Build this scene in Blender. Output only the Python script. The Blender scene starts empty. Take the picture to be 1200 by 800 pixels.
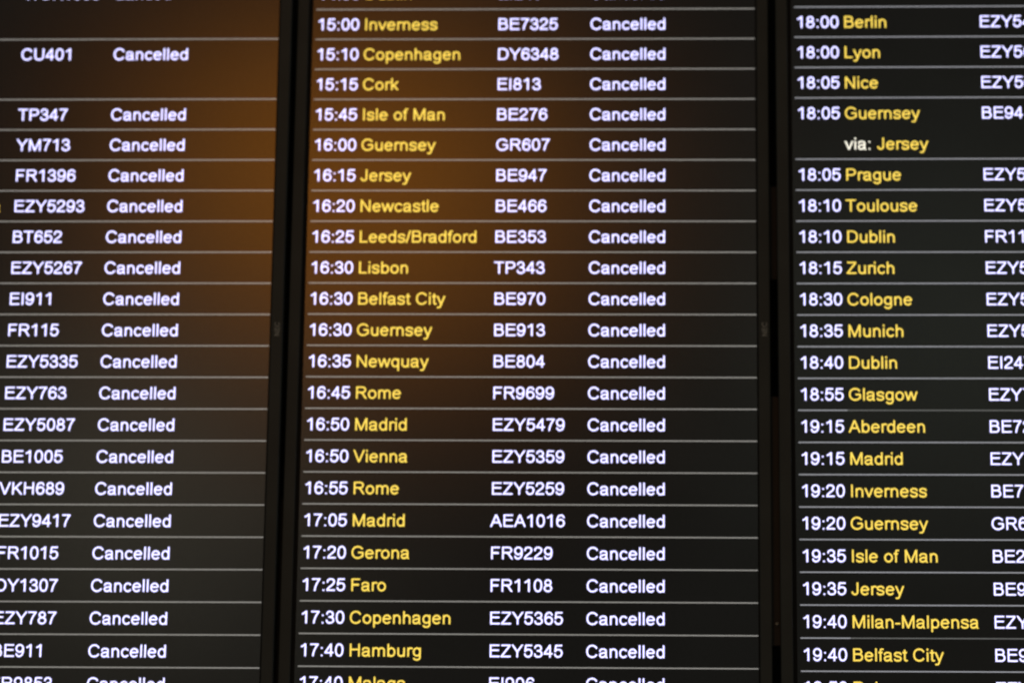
import bpy, math, random
from mathutils import Matrix, Vector

# ---------------------------------------------------------------- camera, world, lamps, exposure
S = bpy.context.scene
COL = S.collection

cam_data = bpy.data.cameras.new('camera')
cam = bpy.data.objects.new('camera', cam_data)
COL.objects.link(cam)
RIGHT = Vector((0.99911492, 0.04018849, 0.01242061))
DOWN = Vector((0.00181373, 0.25384467, -0.9672433))
FWD = Vector((-0.04202496, 0.96640973, 0.2535471))
LOC = Vector((0.15620118, -4.14593038, 1.85976205))
m = Matrix.Identity(4)
for i in range(3):
    m[i][0], m[i][1], m[i][2], m[i][3] = RIGHT[i], -DOWN[i], -FWD[i], LOC[i]
cam.matrix_world = m
cam_data.sensor_width = 36.0
cam_data.lens = 120.0
cam_data.clip_end = 100.0
cam_data.dof.use_dof = True
cam_data.dof.focus_distance = 3.96
cam_data.dof.aperture_fstop = 3.3
S.camera = cam

world = bpy.data.worlds.new('World')
S.world = world
world.use_nodes = True
bg = world.node_tree.nodes['Background']
bg.inputs['Color'].default_value = (1.0, 0.94, 0.80, 1)
bg.inputs['Strength'].default_value = 0.115


def area_lamp(name, loc, target, size_x, size_y, power, color):
    d = bpy.data.lights.new(name, 'AREA')
    d.shape = 'ELLIPSE'
    d.size, d.size_y = size_x, size_y
    d.energy = power
    d.color = color
    o = bpy.data.objects.new(name, d)
    COL.objects.link(o)
    o.location = loc
    o.rotation_euler = (Vector(target) - Vector(loc)).to_track_quat('-Z', 'Y').to_euler()
    return o


# the warm ceiling light of the hall and a paler one beside it, both mirrored softly in the glass
area_lamp('warm_lamp', (-0.609, -3.993, 4.403), (-0.234, 0.0, 3.155), 0.85, 0.22, 6.4, (1.0, 0.31, 0.0))
area_lamp('pale_lamp', (-1.145, -4.056, 3.639), (-0.502, 0.0, 2.759), 0.7, 0.5, 1.1, (1.0, 0.90, 0.66))
area_lamp('faint_fill', (0.876, -4.048, 4.011), (0.52, 0.0, 2.949), 0.8, 0.8, 0.6, (0.85, 1.0, 0.8))  # unseen fill, added to lift the middle of the right screen

S.view_settings.view_transform = 'Standard'
S.view_settings.look = 'None'
S.view_settings.exposure = 0
S.view_settings.gamma = 1
S.render.engine = 'CYCLES'
S.cycles.use_denoising = True
S.cycles.max_bounces = 6
S.cycles.filter_width = 1.7

# ---------------------------------------------------------------- materials


def new_mat(name):
    mt = bpy.data.materials.new(name)
    mt.use_nodes = True
    nt = mt.node_tree
    nt.nodes.clear()
    return mt, nt


def screen_mat(name, emit, strength, vary=0.0):
    """anti-glare display glass: a black diffuse body, a soft gaussian gloss, and what the pixels give off"""
    mt, nt = new_mat(name)
    N, L = nt.nodes, nt.links
    out = N.new('ShaderNodeOutputMaterial')
    tc = N.new('ShaderNodeTexCoord')
    # fine anti-glare grain
    gn = N.new('ShaderNodeTexNoise')
    gn.inputs['Scale'].default_value = 420.0
    gn.inputs['Detail'].default_value = 2.0
    L.new(tc.outputs['Object'], gn.inputs['Vector'])
    gl = N.new('ShaderNodeBsdfAnisotropic')
    gl.distribution = 'BECKMANN'
    gl.inputs['Roughness'].default_value = 0.232
    cr = N.new('ShaderNodeMapRange')
    cr.inputs['From Min'].default_value = 0.3
    cr.inputs['From Max'].default_value = 0.7
    cr.inputs['To Min'].default_value = 0.036
    cr.inputs['To Max'].default_value = 0.050
    L.new(gn.outputs['Fac'], cr.inputs['Value'])
    L.new(cr.outputs['Result'], gl.inputs['Color'])
    df = N.new('ShaderNodeBsdfDiffuse')
    df.inputs['Color'].default_value = (0.006, 0.006, 0.006, 1)
    a1 = N.new('ShaderNodeAddShader')
    L.new(gl.outputs[0], a1.inputs[0])
    L.new(df.outputs[0], a1.inputs[1])
    em = N.new('ShaderNodeEmission')
    em.inputs['Color'].default_value = (*emit, 1)
    if vary > 0:
        ns = N.new('ShaderNodeTexNoise')
        ns.inputs['Scale'].default_value = 9.0
        ns.inputs['Detail'].default_value = 3.0
        L.new(tc.outputs['Object'], ns.inputs['Vector'])
        mr = N.new('ShaderNodeMapRange')
        mr.inputs['From Min'].default_value = 0.3
        mr.inputs['From Max'].default_value = 0.7
        mr.inputs['To Min'].default_value = strength * (1 - vary)
        mr.inputs['To Max'].default_value = strength * (1 + vary)
        L.new(ns.outputs['Fac'], mr.inputs['Value'])
        L.new(mr.outputs['Result'], em.inputs['Strength'])
    else:
        em.inputs['Strength'].default_value = strength
    a2 = N.new('ShaderNodeAddShader')
    L.new(a1.outputs[0], a2.inputs[0])
    L.new(em.outputs[0], a2.inputs[1])
    L.new(a2.outputs[0], out.inputs['Surface'])
    return mt


def plastic_mat(name, col, rough, bump=0.15, scale=900.0, spec=0.4, metallic=0.0):
    mt, nt = new_mat(name)
    N, L = nt.nodes, nt.links
    out = N.new('ShaderNodeOutputMaterial')
    p = N.new('ShaderNodeBsdfPrincipled')
    tc = N.new('ShaderNodeTexCoord')
    n1 = N.new('ShaderNodeTexNoise')
    n1.inputs['Scale'].default_value = 14.0
    n1.inputs['Detail'].default_value = 5.0
    L.new(tc.outputs['Object'], n1.inputs['Vector'])
    rp = N.new('ShaderNodeValToRGB')
    rp.color_ramp.elements[0].position = 0.3
    rp.color_ramp.elements[0].color = (*[c * 0.8 for c in col], 1)
    rp.color_ramp.elements[1].position = 0.7
    rp.color_ramp.elements[1].color = (*[c * 1.2 for c in col], 1)
    L.new(n1.outputs['Fac'], rp.inputs['Fac'])
    L.new(rp.outputs['Color'], p.inputs['Base Color'])
    p.inputs['Roughness'].default_value = rough
    p.inputs['Specular IOR Level'].default_value = spec
    p.inputs['Metallic'].default_value = metallic
    n2 = N.new('ShaderNodeTexNoise')
    n2.inputs['Scale'].default_value = scale
    L.new(tc.outputs['Object'], n2.inputs['Vector'])
    b = N.new('ShaderNodeBump')
    b.inputs['Strength'].default_value = bump
    b.inputs['Distance'].default_value = 0.0003
    L.new(n2.outputs['Fac'], b.inputs['Height'])
    L.new(b.outputs['Normal'], p.inputs['Normal'])
    L.new(p.outputs[0], out.inputs['Surface'])
    return mt


WHITE = (0.68, 0.66, 1.12)
YELLOW = (1.0, 0.71, 0.105)
M = {
    'panel': screen_mat('display_glass', (1.0, 0.98, 0.92), 0.0018, 0.25),
    'white': screen_mat('lit_white_pixels', WHITE, 1.75),
    'soft_white': screen_mat('lit_soft_white_pixels', (1.0, 0.95, 0.80), 1.15),
    'yellow': screen_mat('lit_yellow_pixels', YELLOW, 1.15),
    'line': screen_mat('lit_grey_pixels', (0.97, 0.93, 0.86), 0.30),
    'line_cool': screen_mat('lit_cool_grey_pixels', (0.92, 0.92, 1.0), 0.35),
    'line_dim': screen_mat('lit_dim_grey_pixels', (0.95, 0.95, 0.92), 0.13),
    'border': plastic_mat('shaded_screen_border', (0.003, 0.003, 0.003), 0.6, spec=0.15),
    'bezel': plastic_mat('black_textured_plastic', (0.025, 0.030, 0.027), 0.55),
    'case': plastic_mat('black_metal_case', (0.012, 0.012, 0.012), 0.6, spec=0.2),
    'logo': plastic_mat('grey_printed_letters', (0.36, 0.37, 0.34), 0.5),
    'rail': plastic_mat('brown_black_painted_steel', (0.024, 0.018, 0.012), 0.55),
    'rail_dark': plastic_mat('black_painted_steel', (0.035, 0.032, 0.030), 0.6, spec=0.2),
    'screw': plastic_mat('dull_steel', (0.4, 0.38, 0.32), 0.4),
    'wall': plastic_mat('dark_grey_wall_paint', (0.02, 0.02, 0.02), 0.9, spec=0.1, scale=60.0),
}

# ---------------------------------------------------------------- mesh helpers


def link(name, verts, faces, mat, parent=None, loc=None):
    me = bpy.data.meshes.new(name)
    me.from_pydata(verts, [], faces)
    me.update()
    if mat is not None:
        me.materials.append(mat)
    o = bpy.data.objects.new(name, me)
    COL.objects.link(o)
    if parent is not None:
        o.parent = parent
    if loc is not None:
        o.location = loc
    return o


def empty(name, parent=None, loc=(0, 0, 0)):
    o = bpy.data.objects.new(name, None)
    o.empty_display_size = 0.05
    COL.objects.link(o)
    o.parent = parent
    o.location = loc
    return o


def ring_mesh(loops):
    """closed shell lofted through rectangular loops (x0, z0, x1, z1, y)"""
    v, f = [], []
    for (x0, z0, x1, z1, y) in loops:
        v += [(x0, y, z0), (x1, y, z0), (x1, y, z1), (x0, y, z1)]
    for k in range(len(loops) - 1):
        a, b = 4 * k, 4 * k + 4
        for j in range(4):
            j2 = (j + 1) % 4
            f.append((a + j, a + j2, b + j2, b + j))
    return v, f


def box(x0, y0, z0, x1, y1, z1, c=0.0):
    """box with its front (low y) edges chamfered by c"""
    loops = [(x0, z0, x1, z1, y1), (x0, z0, x1, z1, y0 + c), (x0 + c, z0 + c, x1 - c, z1 - c, y0)]
    v, f = ring_mesh(loops)
    n = len(v)
    f.append((0, 3, 2, 1))
    f.append((n - 4, n - 3, n - 2, n - 1))
    return v, f


# ---------------------------------------------------------------- display lettering
# Strokes in em units; each glyph is lit pixel row by pixel row like on the real display.
CAP, XH, HW = 0.716, 0.519, 0.047


def A(cx, cy, rx, ry, a0, a1, e=2.25, n=26):
    pts = []
    for i in range(n + 1):
        t = math.radians(a0 + (a1 - a0) * i / n)
        c, s = math.cos(t), math.sin(t)
        pts.append((cx + rx * math.copysign(abs(c) ** (2 / e), c), cy + ry * math.copysign(abs(s) ** (2 / e), s)))
    return pts


def SP(*p):
    """Catmull-Rom through the points"""
    out = []
    q = [p[0]] + list(p) + [p[-1]]
    for i in range(1, len(q) - 2):
        p0, p1, p2, p3 = q[i - 1], q[i], q[i + 1], q[i + 2]
        for k in range(6):
            t = k / 6
            out.append(tuple(0.5 * (2 * p1[j] + (p2[j] - p0[j]) * t + (2 * p0[j] - 5 * p1[j] + 4 * p2[j] - p3[j]) * t * t
                                    + (3 * p1[j] - p0[j] - 3 * p2[j] + p3[j]) * t ** 3) for j in (0, 1)))
    out.append(p[-1])
    return out


def stem(x, y0=0.0, y1=CAP):
    return [(x, y0), (x, y1)]


def bar(y, x0, x1):
    return [(x0, y), (x1, y)]


SIX = [A(.285, .235, .190, .197, 0, 360, 2.0), SP((.465, .54), (.43, .62), (.36, .67), (.28, .678), (.18, .63), (.115, .52), (.09, .37), (.095, .23))]
G = {
    '0': (.556, [A(.277, .358, .190, .322, 0, 360)]),
    '1': (.556, [stem(.328, 0, .716), SP((.32, .69), (.23, .60), (.11, .535))]),
    '2': (.556, [SP((.085, .505), (.10, .58), (.16, .65), (.27, .676), (.38, .65), (.445, .58), (.445, .49), (.40, .40), (.29, .30), (.18, .21), (.10, .12), (.075, .045)), bar(.0425, .035, .505)]),
    '3': (.556, [SP((.085, .19), (.115, .10), (.18, .05), (.27, .038), (.38, .06), (.455, .13), (.465, .21), (.43, .30), (.35, .355), (.22, .368)),
                 SP((.22, .378), (.33, .39), (.41, .44), (.43, .52), (.405, .61), (.34, .66), (.265, .678), (.18, .66), (.12, .61), (.095, .53))]),
    '4': (.556, [stem(.370, 0, .716), bar(.207, .02, .52), [(.365, .68), (.05, .215)]]),
    '5': (.556, [bar(.668, .135, .49), [(.15, .70), (.098, .34)], SP((.09, .345), (.18, .425), (.28, .445), (.39, .415), (.46, .33), (.465, .22), (.42, .11), (.34, .05), (.26, .038), (.17, .06), (.11, .12), (.085, .19))]),
    '6': (.556, SIX),
    '7': (.556, [bar(.668, .045, .51), SP((.47, .66), (.37, .52), (.28, .34), (.225, .16), (.205, 0))]),
    '8': (.556, [A(.277, .530, .155, .146, 0, 360, 2.0), A(.277, .208, .190, .170, 0, 360, 2.0)]),
    '9': (.556, [[(.555 - x, .716 - y) for x, y in s] for s in SIX]),
    ':': (.278, [[(.139, 0), (.139, .10)], [(.139, .419), (.139, .519)]]),
    '/': (.278, [[(.03, -.01), (.25, .726)]]),
    '-': (.333, [bar(.26, .03, .30)]),
    ' ': (.278, []),
    'A': (.667, [[(.045, 0), (.333, .70)], [(.622, 0), (.333, .70)], bar(.26, .13, .54)]),
    'B': (.667, [stem(.125), [(.12, .671), (.37, .671)] + A(.38, .53, .150, .141, 90, -90, 2.0) + [(.12, .389)], [(.12, .389), (.38, .389)] + A(.40, .217, .175, .172, 90, -90, 2.0) + [(.12, .045)]]),
    'C': (.722, [A(.375, .358, .285, .322, 28, 330, 2.1)]),
    'D': (.722, [stem(.125), [(.12, .671), (.33, .671)] + A(.345, .358, .285, .313, 90, -90, 2.1) + [(.12, .045)]]),
    'E': (.667, [stem(.127), bar(.671, .12, .61), bar(.385, .12, .585), bar(.045, .12, .625)]),
    'F': (.611, [stem(.130), bar(.671, .12, .565), bar(.360, .12, .505)]),
    'G': (.778, [A(.395, .358, .305, .322, 32, 318, 2.1) + [(.675, .15), (.675, .345)], bar(.345, .41, .70)]),
    'H': (.722, [stem(.130), stem(.595), bar(.385, .13, .6)]),
    'I': (.278, [stem(.140)]),
    'J': (.500, [[(.372, .716), (.372, .2)] + A(.225, .19, .147, .152, 0, -180, 2.0)]),
    'K': (.667, [stem(.125), [(.60, .73), (.12, .25)], [(.27, .41), (.63, -.01)]]),
    'L': (.556, [stem(.125), bar(.045, .12, .525)]),
    'M': (.833, [stem(.125), stem(.708), [(.13, .70), (.416, .03), (.70, .70)]]),
    'N': (.722, [stem(.125), stem(.597), [(.12, .70), (.60, .015)]]),
    'O': (.778, [A(.389, .358, .300, .322, 0, 360)]),
    'P': (.667, [stem(.125), [(.12, .671), (.38, .671)] + A(.39, .503, .185, .168, 90, -90, 2.0) + [(.12, .335)]]),
    'R': (.722, [stem(.128), [(.12, .671), (.42, .671)] + A(.43, .518, .170, .153, 90, -90, 2.0) + [(.12, .365)], SP((.36, .36), (.45, .30), (.55, .15), (.66, -.01))]),
    'T': (.611, [stem(.305), bar(.671, .02, .59)]),
    'U': (.722, [[(.125, .716), (.125, .27)] + A(.362, .26, .237, .220, 180, 360, 2.2) + [(.598, .716)]]),
    'V': (.667, [[(.045, .73), (.333, .02), (.622, .73)]]),
    'W': (.944, [[(.05, .73), (.255, .02), (.472, .69), (.69, .02), (.895, .73)]]),
    'Y': (.667, [[(.04, .73), (.333, .31)], [(.627, .73), (.333, .31)], stem(.333, 0, .33)]),
    'Z': (.611, [bar(.671, .05, .56), [(.53, .655), (.07, .06)], bar(.045, .02, .575)]),
    'a': (.556, [SP((.08, .37), (.11, .44), (.17, .475), (.27, .483), (.37, .46), (.415, .40), (.415, .30), (.415, .12), (.43, .05), (.47, -.01)),
                 SP((.41, .30), (.33, .278), (.19, .26), (.10, .215), (.08, .14), (.12, .065), (.21, .035), (.31, .06), (.39, .13), (.41, .22))]),
    'b': (.556, [stem(.115), A(.290, .259, .178, .222, 0, 360, 2.1)]),
    'c': (.500, [A(.275, .259, .190, .222, 32, 328, 2.1)]),
    'd': (.556, [stem(.441), A(.266, .259, .178, .222, 0, 360, 2.1)]),
    'e': (.556, [A(.278, .259, .195, .222, 2, 328, 2.1), bar(.270, .085, .475)]),
    'f': (.278, [[(.135, 0), (.135, .56)] + SP((.137, .58), (.15, .64), (.19, .675), (.28, .672)), bar(.478, .01, .25)]),
    'g': (.556, [A(.266, .270, .178, .212, 0, 360, 2.1), [(.441, .519), (.441, .0)] + A(.263, -.02, .178, .148, 0, -155, 2.1)]),
    'h': (.556, [stem(.115), [(.115, .27)] + A(.278, .300, .163, .182, 180, 0, 2.1) + [(.441, 0)]]),
    'i': (.222, [stem(.111, 0, .519), stem(.111, .61, .716)]),
    'k': (.500, [stem(.112), [(.46, .53), (.11, .19)], [(.21, .30), (.47, -.01)]]),
    'l': (.222, [stem(.111)]),
    'm': (.833, [stem(.112, 0, .519), [(.112, .3)] + A(.265, .320, .152, .163, 180, 0, 2.1) + [(.417, 0)], [(.417, .3)] + A(.570, .320, .152, .163, 180, 0, 2.1) + [(.722, 0)]]),
    'n': (.556, [stem(.115, 0, .519), [(.115, .27)] + A(.278, .300, .163, .182, 180, 0, 2.1) + [(.441, 0)]]),
    'o': (.556, [A(.278, .259, .195, .222, 0, 360, 2.0)]),
    'p': (.556, [stem(.115, -.2, .519), A(.290, .259, .178, .222, 0, 360, 2.1)]),
    'q': (.556, [stem(.441, -.2, .519), A(.266, .259, .178, .222, 0, 360, 2.1)]),
    'r': (.333, [stem(.115, 0, .519), SP((.115, .33), (.15, .43), (.21, .475), (.28, .482), (.34, .46))]),
    's': (.500, [SP((.42, .385), (.38, .455), (.29, .484), (.17, .475), (.10, .43), (.095, .36), (.14, .305), (.25, .27), (.37, .235), (.415, .17), (.40, .09), (.33, .045), (.24, .035), (.13, .055), (.075, .13))]),
    't': (.278, [[(.135, .66), (.135, .14)] + SP((.137, .12), (.155, .06), (.20, .043), (.26, .048)), bar(.478, .01, .255)]),
    'u': (.556, [[(.115, .519), (.115, .22)] + A(.278, .215, .163, .180, 180, 360, 2.1), stem(.441, 0, .519)]),
    'v': (.500, [[(.04, .53), (.25, .02), (.46, .53)]]),
    'w': (.722, [[(.04, .53), (.20, .02), (.361, .50), (.522, .02), (.682, .53)]]),
    'y': (.500, [[(.04, .53), (.255, .03)], [(.46, .53), (.265, .02)] + SP((.25, -.02), (.21, -.12), (.15, -.162), (.05, -.160))]),
}
ROUND_TOP = set('0368925CGOQSacegmnoprsu')


def glyph_rows(ch, per_em=43):
    """-> list of (y0, y1, [(x0, x1), ...]) in em units"""
    adv, strokes = G[ch]
    segs = []
    for s in strokes:
        n = len(s) - 1
        closed = n > 3 and abs(s[0][0] - s[-1][0]) + abs(s[0][1] - s[-1][1]) < 1e-3
        for i in range(n):
            segs.append((s[i], s[i + 1], i > 0 or closed, i < n - 1 or closed))
    ymin = -0.215 if ch in 'gpqy/' else -0.012
    ymax = 0.728 if ch in 'CGOU0235689/' else (0.531 if ch in 'aceghmnoprsuvwxyz' and ch not in 'h' else CAP)
    if ch in 'VWYK':
        ymin, ymax = 0, CAP
    if ch in 'kAMNRZ1247HT:-':
        ymin = 0
    if ch in 'vw':
        ymin, ymax = 0, XH
    if ch == 'y':
        ymax = XH
    st = 1.0 / per_em
    out = []
    j0, j1 = math.floor(ymin / st), math.ceil(ymax / st)
    nx = 4 * per_em
    for j in range(j0, j1):
        y0, y1 = max(j * st, ymin), min((j + 1) * st, ymax)
        if y1 - y0 < 1e-4:
            continue
        y = (y0 + y1) / 2
        act = [g for g in segs if min(g[0][1], g[1][1]) - HW <= y <= max(g[0][1], g[1][1]) + HW]
        on, runs, x_on = False, [], 0
        for k in range(int(-0.06 * nx), int((adv + 0.06) * nx) + 1):
            x = (k + 0.5) / nx
            hit = False
            for (a, b, ca, cb) in act:
                dx, dy = b[0] - a[0], b[1] - a[1]
                l2 = dx * dx + dy * dy
                if l2 == 0:
                    continue
                t = ((x - a[0]) * dx + (y - a[1]) * dy) / l2
                if t < 0:
                    if not ca:
                        continue
                    t = 0
                elif t > 1:
                    if not cb:
                        continue
                    t = 1
                ex, ey = x - a[0] - t * dx, y - a[1] - t * dy
                if ex * ex + ey * ey <= HW * HW:
                    hit = True
                    break
            if hit and not on:
                on, x_on = True, k / nx
            elif on and not hit:
                on = False
                runs.append((x_on, k / nx))
        if on:
            runs.append((x_on, (int((adv + 0.06) * nx) + 1) / nx))
        out.append((y0, y1, runs))
    return out


_cache = {}


def text_width(s):
    return sum(G[c][0] for c in s)


def text_mesh(s, em, x0=0.0, spacing=0.0):
    """upright lettering in the XZ plane facing -Y, baseline at z = 0"""
    v, f = [], []
    x = x0
    prev_end = -1e9
    for ch in s:
        if ch not in _cache:
            _cache[ch] = glyph_rows(ch)
        for (y0, y1, runs) in _cache[ch]:
            for (a, b) in runs:
                n = len(v)
                v += [((x + a) * em, 0, y0 * em), ((x + b) * em, 0, y0 * em), ((x + b) * em, 0, y1 * em), ((x + a) * em, 0, y1 * em)]
                f.append((n, n + 1, n + 2, n + 3))
        x += G[ch][0] + spacing
    return v, f, x


# ---------------------------------------------------------------- the wall and the mounting behind the screens
wv, wf = box(-2.2, 0.20, 1.2, 2.2, 0.30, 5.0)
wall = link('wall', wv, wf, M['wall'])
wall['kind'] = 'structure'
wall['label'] = 'dark wall behind the departure screens, seen only through the gaps'

P = 0.04080586            # row pitch of the timetable on the display
W = 0.565                 # length of a divider line
EM = 0.0221
X_TIME, X_DEST, X_FLIGHT, X_STATUS = 0.0007, 0.0608, 0.2325, 0.3522
TOP, BOT = 0.120, -0.893  # display area above and below the screen's own zero
TXT = -0.00030            # lit pixels sit this far in front of the panel
random.seed(4)

post_group = 'dark steel posts the screens hang on'


def mounting_post(loc, plates, label, screw=None):
    t = empty('mounting_post', None, loc)
    t['label'] = label
    t['category'] = 'mounting post'
    t['group'] = post_group
    v, f = box(-0.03, 0.10, -1.1, 0.03, 0.16, 0.2, 0.002)
    link('rail', v, f, M['rail_dark'], t)
    for (z1, z0, y, mk) in plates:
        v, f = box(-0.012, y, z0, 0.012, 0.098, z1, 0.0008)
        link('bracket_plate', v, f, M[mk], t)
    if screw:
        sx, sy, sz = screw
        vv, ff = [], []
        n = 14
        for k in range(n):
            a = 2 * math.pi * k / n
            vv.append((sx + 0.0022 * math.cos(a), sy + 0.0018, sz + 0.0022 * math.sin(a)))
        for k in range(n):
            a = 2 * math.pi * k / n
            vv.append((sx + 0.0016 * math.cos(a), sy, sz + 0.0016 * math.sin(a)))
        for k in range(n):
            ff.append((k, (k + 1) % n, n + (k + 1) % n, n + k))
        ff.append(tuple(range(n, 2 * n)))
        link('screw', vv, ff, M['screw'], t)
    return t


mounting_post((-0.3107, 0, 3.35), [(-0.60, -0.95, 0.022, 'rail_dark')],
              'dark steel post in the gap between the left and middle screens')
mounting_post((0.3048, 0, 3.35), [(-0.195, -0.318, 0.012, 'rail_dark'), (-0.470, -0.785, 0.010, 'rail')],
              'brown-black steel post with a small screw, between middle and right screens',
              (0.001, 0.0075, -0.758))

# ---------------------------------------------------------------- departure screens


def make_screen(origin, rot, label, rows, dividers, dim=(), line='line', dx=(0, 0, 0, 0), z0=0.0, pitch=P):
    t = empty('departure_screen', None, origin)
    t.rotation_euler = rot
    t['label'] = label
    t['category'] = 'screen'
    t['group'] = 'tall flight departure screens side by side'
    xl, xr = -0.004, W + 0.0005
    # panel glass
    link('display_panel', [(xl, 0, BOT), (xr, 0, BOT), (xr, 0, TOP), (xl, 0, TOP)], [(0, 1, 2, 3)], M['panel'], t)
    # black band round the picture area, colour standing in for recess shade
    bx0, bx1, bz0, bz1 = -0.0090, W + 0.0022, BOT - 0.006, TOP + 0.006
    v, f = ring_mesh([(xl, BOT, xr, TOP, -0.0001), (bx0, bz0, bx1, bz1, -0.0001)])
    link('shade_border', v, [tuple(reversed(q)) for q in f], M['border'], t)
    # bezel: chamfered frame standing proud of the glass
    ox0, ox1, oz0, oz1 = -0.0240, W + 0.0172, BOT - 0.024, TOP + 0.024
    c = 0.0014
    v, f = ring_mesh([
        (ox0, oz0, ox1, oz1, 0.030),
        (ox0, oz0, ox1, oz1, -0.0035 + c),
        (ox0 + c * .3, oz0 + c * .3, ox1 - c * .3, oz1 - c * .3, -0.0035 + c * .3),
        (ox0 + c, oz0 + c, ox1 - c, oz1 - c, -0.0035),
        (bx0 - 0.0010, bz0 - 0.0010, bx1 + 0.0010, bz1 + 0.0010, -0.0035),
        (bx0, bz0, bx1, bz1, -0.0025),
        (bx0, bz0, bx1, bz1, 0.002)])
    link('bezel', v, f, M['bezel'], t)
    v, f = box(ox0 + 0.006, 0.031, oz0 + 0.006, ox1 - 0.006, 0.085, oz1 - 0.006)
    link('rear_case', v, f, M['case'], t)
    # small printed logo on the right-hand bezel, letters running upward
    v, f, _ = text_mesh('NEC', 0.0088)
    lw = text_width('NEC') * 0.0088
    lg = link('logo', [(-z, -0.0037, x) for (x, y, z) in v], f, M['logo'], t)
    lg.location = (W + 0.0132, 0, -0.387 - lw / 2)
    lg['label'] = 'small grey maker lettering running up the bezel'

    def put(name, s, mat, x, parent, z):
        v, f, _ = text_mesh(s, EM)
        return link(name, v, f, M[mat], parent, (x, TXT, z))

    row_of = {}
    for i, r in rows.items():
        time, dest, flight, status = r[:4]
        e = empty('timetable_row', t, (0, 0, 0))
        row_of[i] = e
        words = ' '.join(w for w in (time, dest, flight, status) if w)
        e['label'] = 'timetable row reading ' + words.replace('|', ' ')
        z = -(i + 0.5) * pitch - z0 - CAP * EM / 2 + (0.0014 if i == -2 else 0)
        if time:
            put('departure_time', time, 'white', X_TIME + dx[0], e, z)
        if dest:
            put('destination', dest, 'yellow', X_DEST + dx[1], e, z)
        if flight:
            put('flight_number', flight, 'white', X_FLIGHT + dx[2], e, z)
        if status:
            put('flight_status', status, 'white', X_STATUS + dx[3], e, z)
        if len(r) > 4:
            z2 = z - pitch
            put('via_word', 'via:', 'soft_white', X_DEST + dx[1], e, z2)
            put('via_stop', r[4], 'yellow', X_DEST + dx[1] + text_width('via: ') * EM, e, z2)
    for k in dividers:
        h = 0.00072
        z = -k * pitch - z0
        # the line under a row belongs to that row; otherwise to the screen itself
        owner = next((row_of[i] for i in (k - 1, k - 2) if i in row_of), t)
        if k in dim:
            xs = 0.0610
            v = [(0, 0, -h), (xs, 0, -h), (xs, 0, h), (0, 0, h)]
            link('divider_line', v, [(0, 1, 2, 3)], M[line], owner, (0, TXT, z))
            v = [(xs, 0, -h), (W, 0, -h), (W, 0, h), (xs, 0, h)]
            link('divider_line', v, [(0, 1, 2, 3)], M['line_dim'], owner, (0, TXT, z))
        else:
            v = [(0, 0, -h), (W, 0, -h), (W, 0, h), (0, 0, h)]
            link('divider_line', v, [(0, 1, 2, 3)], M[line], owner, (0, TXT, z))
    return t


C = 'Cancelled'
left_rows = {-2: ('', '', 'WUK1053', 'Landed')}
for i, fl in zip([0] + list(range(2, 21)),
                 'CU401 TP347 YM713 FR1396 EZY5293 BT652 EZY5267 EI911 FR115 EZY5335 EZY763 EZY5087 BE1005 VKH689 EZY9417 FR1015 DY1307 EZY787 BE911 FR9853'.split()):
    left_rows[i] = ('', 'Milan-Malpensa' if i == 5 else '', fl, C)
make_screen((-0.89519, -0.00907, 3.34616), (0.0002033, -0.0015048, 0.0007254),
            'leftmost departure screen, cancelled flights from CU401 down, cut off at the left',
            left_rows, [-2, 0] + list(range(2, 22)))

mid = '''14:50|Dublin|EI246
15:00|Inverness|BE7325
15:10|Copenhagen|DY6348
15:15|Cork|EI813
15:45|Isle of Man|BE276
16:00|Guernsey|GR607
16:15|Jersey|BE947
16:20|Newcastle|BE466
16:25|Leeds/Bradford|BE353
16:30|Lisbon|TP343
16:30|Belfast City|BE970
16:30|Guernsey|BE913
16:35|Newquay|BE804
16:45|Rome|FR9699
16:50|Madrid|EZY5479
16:50|Vienna|EZY5359
16:55|Rome|EZY5259
17:05|Madrid|AEA1016
17:20|Gerona|FR9229
17:25|Faro|FR1108
17:30|Copenhagen|EZY5365
17:40|Hamburg|EZY5345
17:40|Malaga|EI906'''.split('\n')
mid_rows = {i - 2: tuple(r.split('|')) + (C,) for i, r in enumerate(mid)}
make_screen((-0.2825, 0, 3.35), (0, 0, 0),
            'middle departure screen, fully in view, listing 15:00 Inverness to 17:40 Hamburg as cancelled',
            mid_rows, list(range(-2, 22)), dx=(0.0007, 0.0010, 0.0017, 0.0013), z0=0.0008, pitch=P - 0.00009)

right = '''-1|18:00|Berlin|EZY54
0|18:00|Lyon|EZY56
1|18:05|Nice|EZY56
2|18:05|Guernsey|BE94
4|18:05|Prague|EZY5
5|18:10|Toulouse|EZY5
6|18:10|Dublin|FR11
7|18:15|Zurich|EZY5
8|18:30|Cologne|EZY5
9|18:35|Munich|EZY5
10|18:40|Dublin|EI247
11|18:55|Glasgow|EZY7
12|19:15|Aberdeen|BE72
13|19:15|Madrid|EZY5
14|19:20|Inverness|BE7
15|19:20|Guernsey|GR6
16|19:35|Isle of Man|BE2
17|19:35|Jersey|BE9
18|19:40|Milan-Malpensa|EZY
19|19:40|Belfast City|BE9
20|19:50|Palma|EZY'''.split('\n')
right_rows = {}
for r in right:
    a = r.split('|')
    right_rows[int(a[0])] = (a[1], a[2], a[3], '')
right_rows[2] = right_rows[2] + ('Jersey',)
make_screen((0.33288, -0.00986, 3.34739), (0.0040667, -0.0012782, -0.0026227),
            'rightmost departure screen, 18:00 Berlin to 19:40 Belfast City, cut off at the right',
            right_rows, [-1, 0, 1, 2] + list(range(4, 22)), dim=(12, 19), line='line_cool', dx=(0.0014, 0.0014, 0.0024, 0))
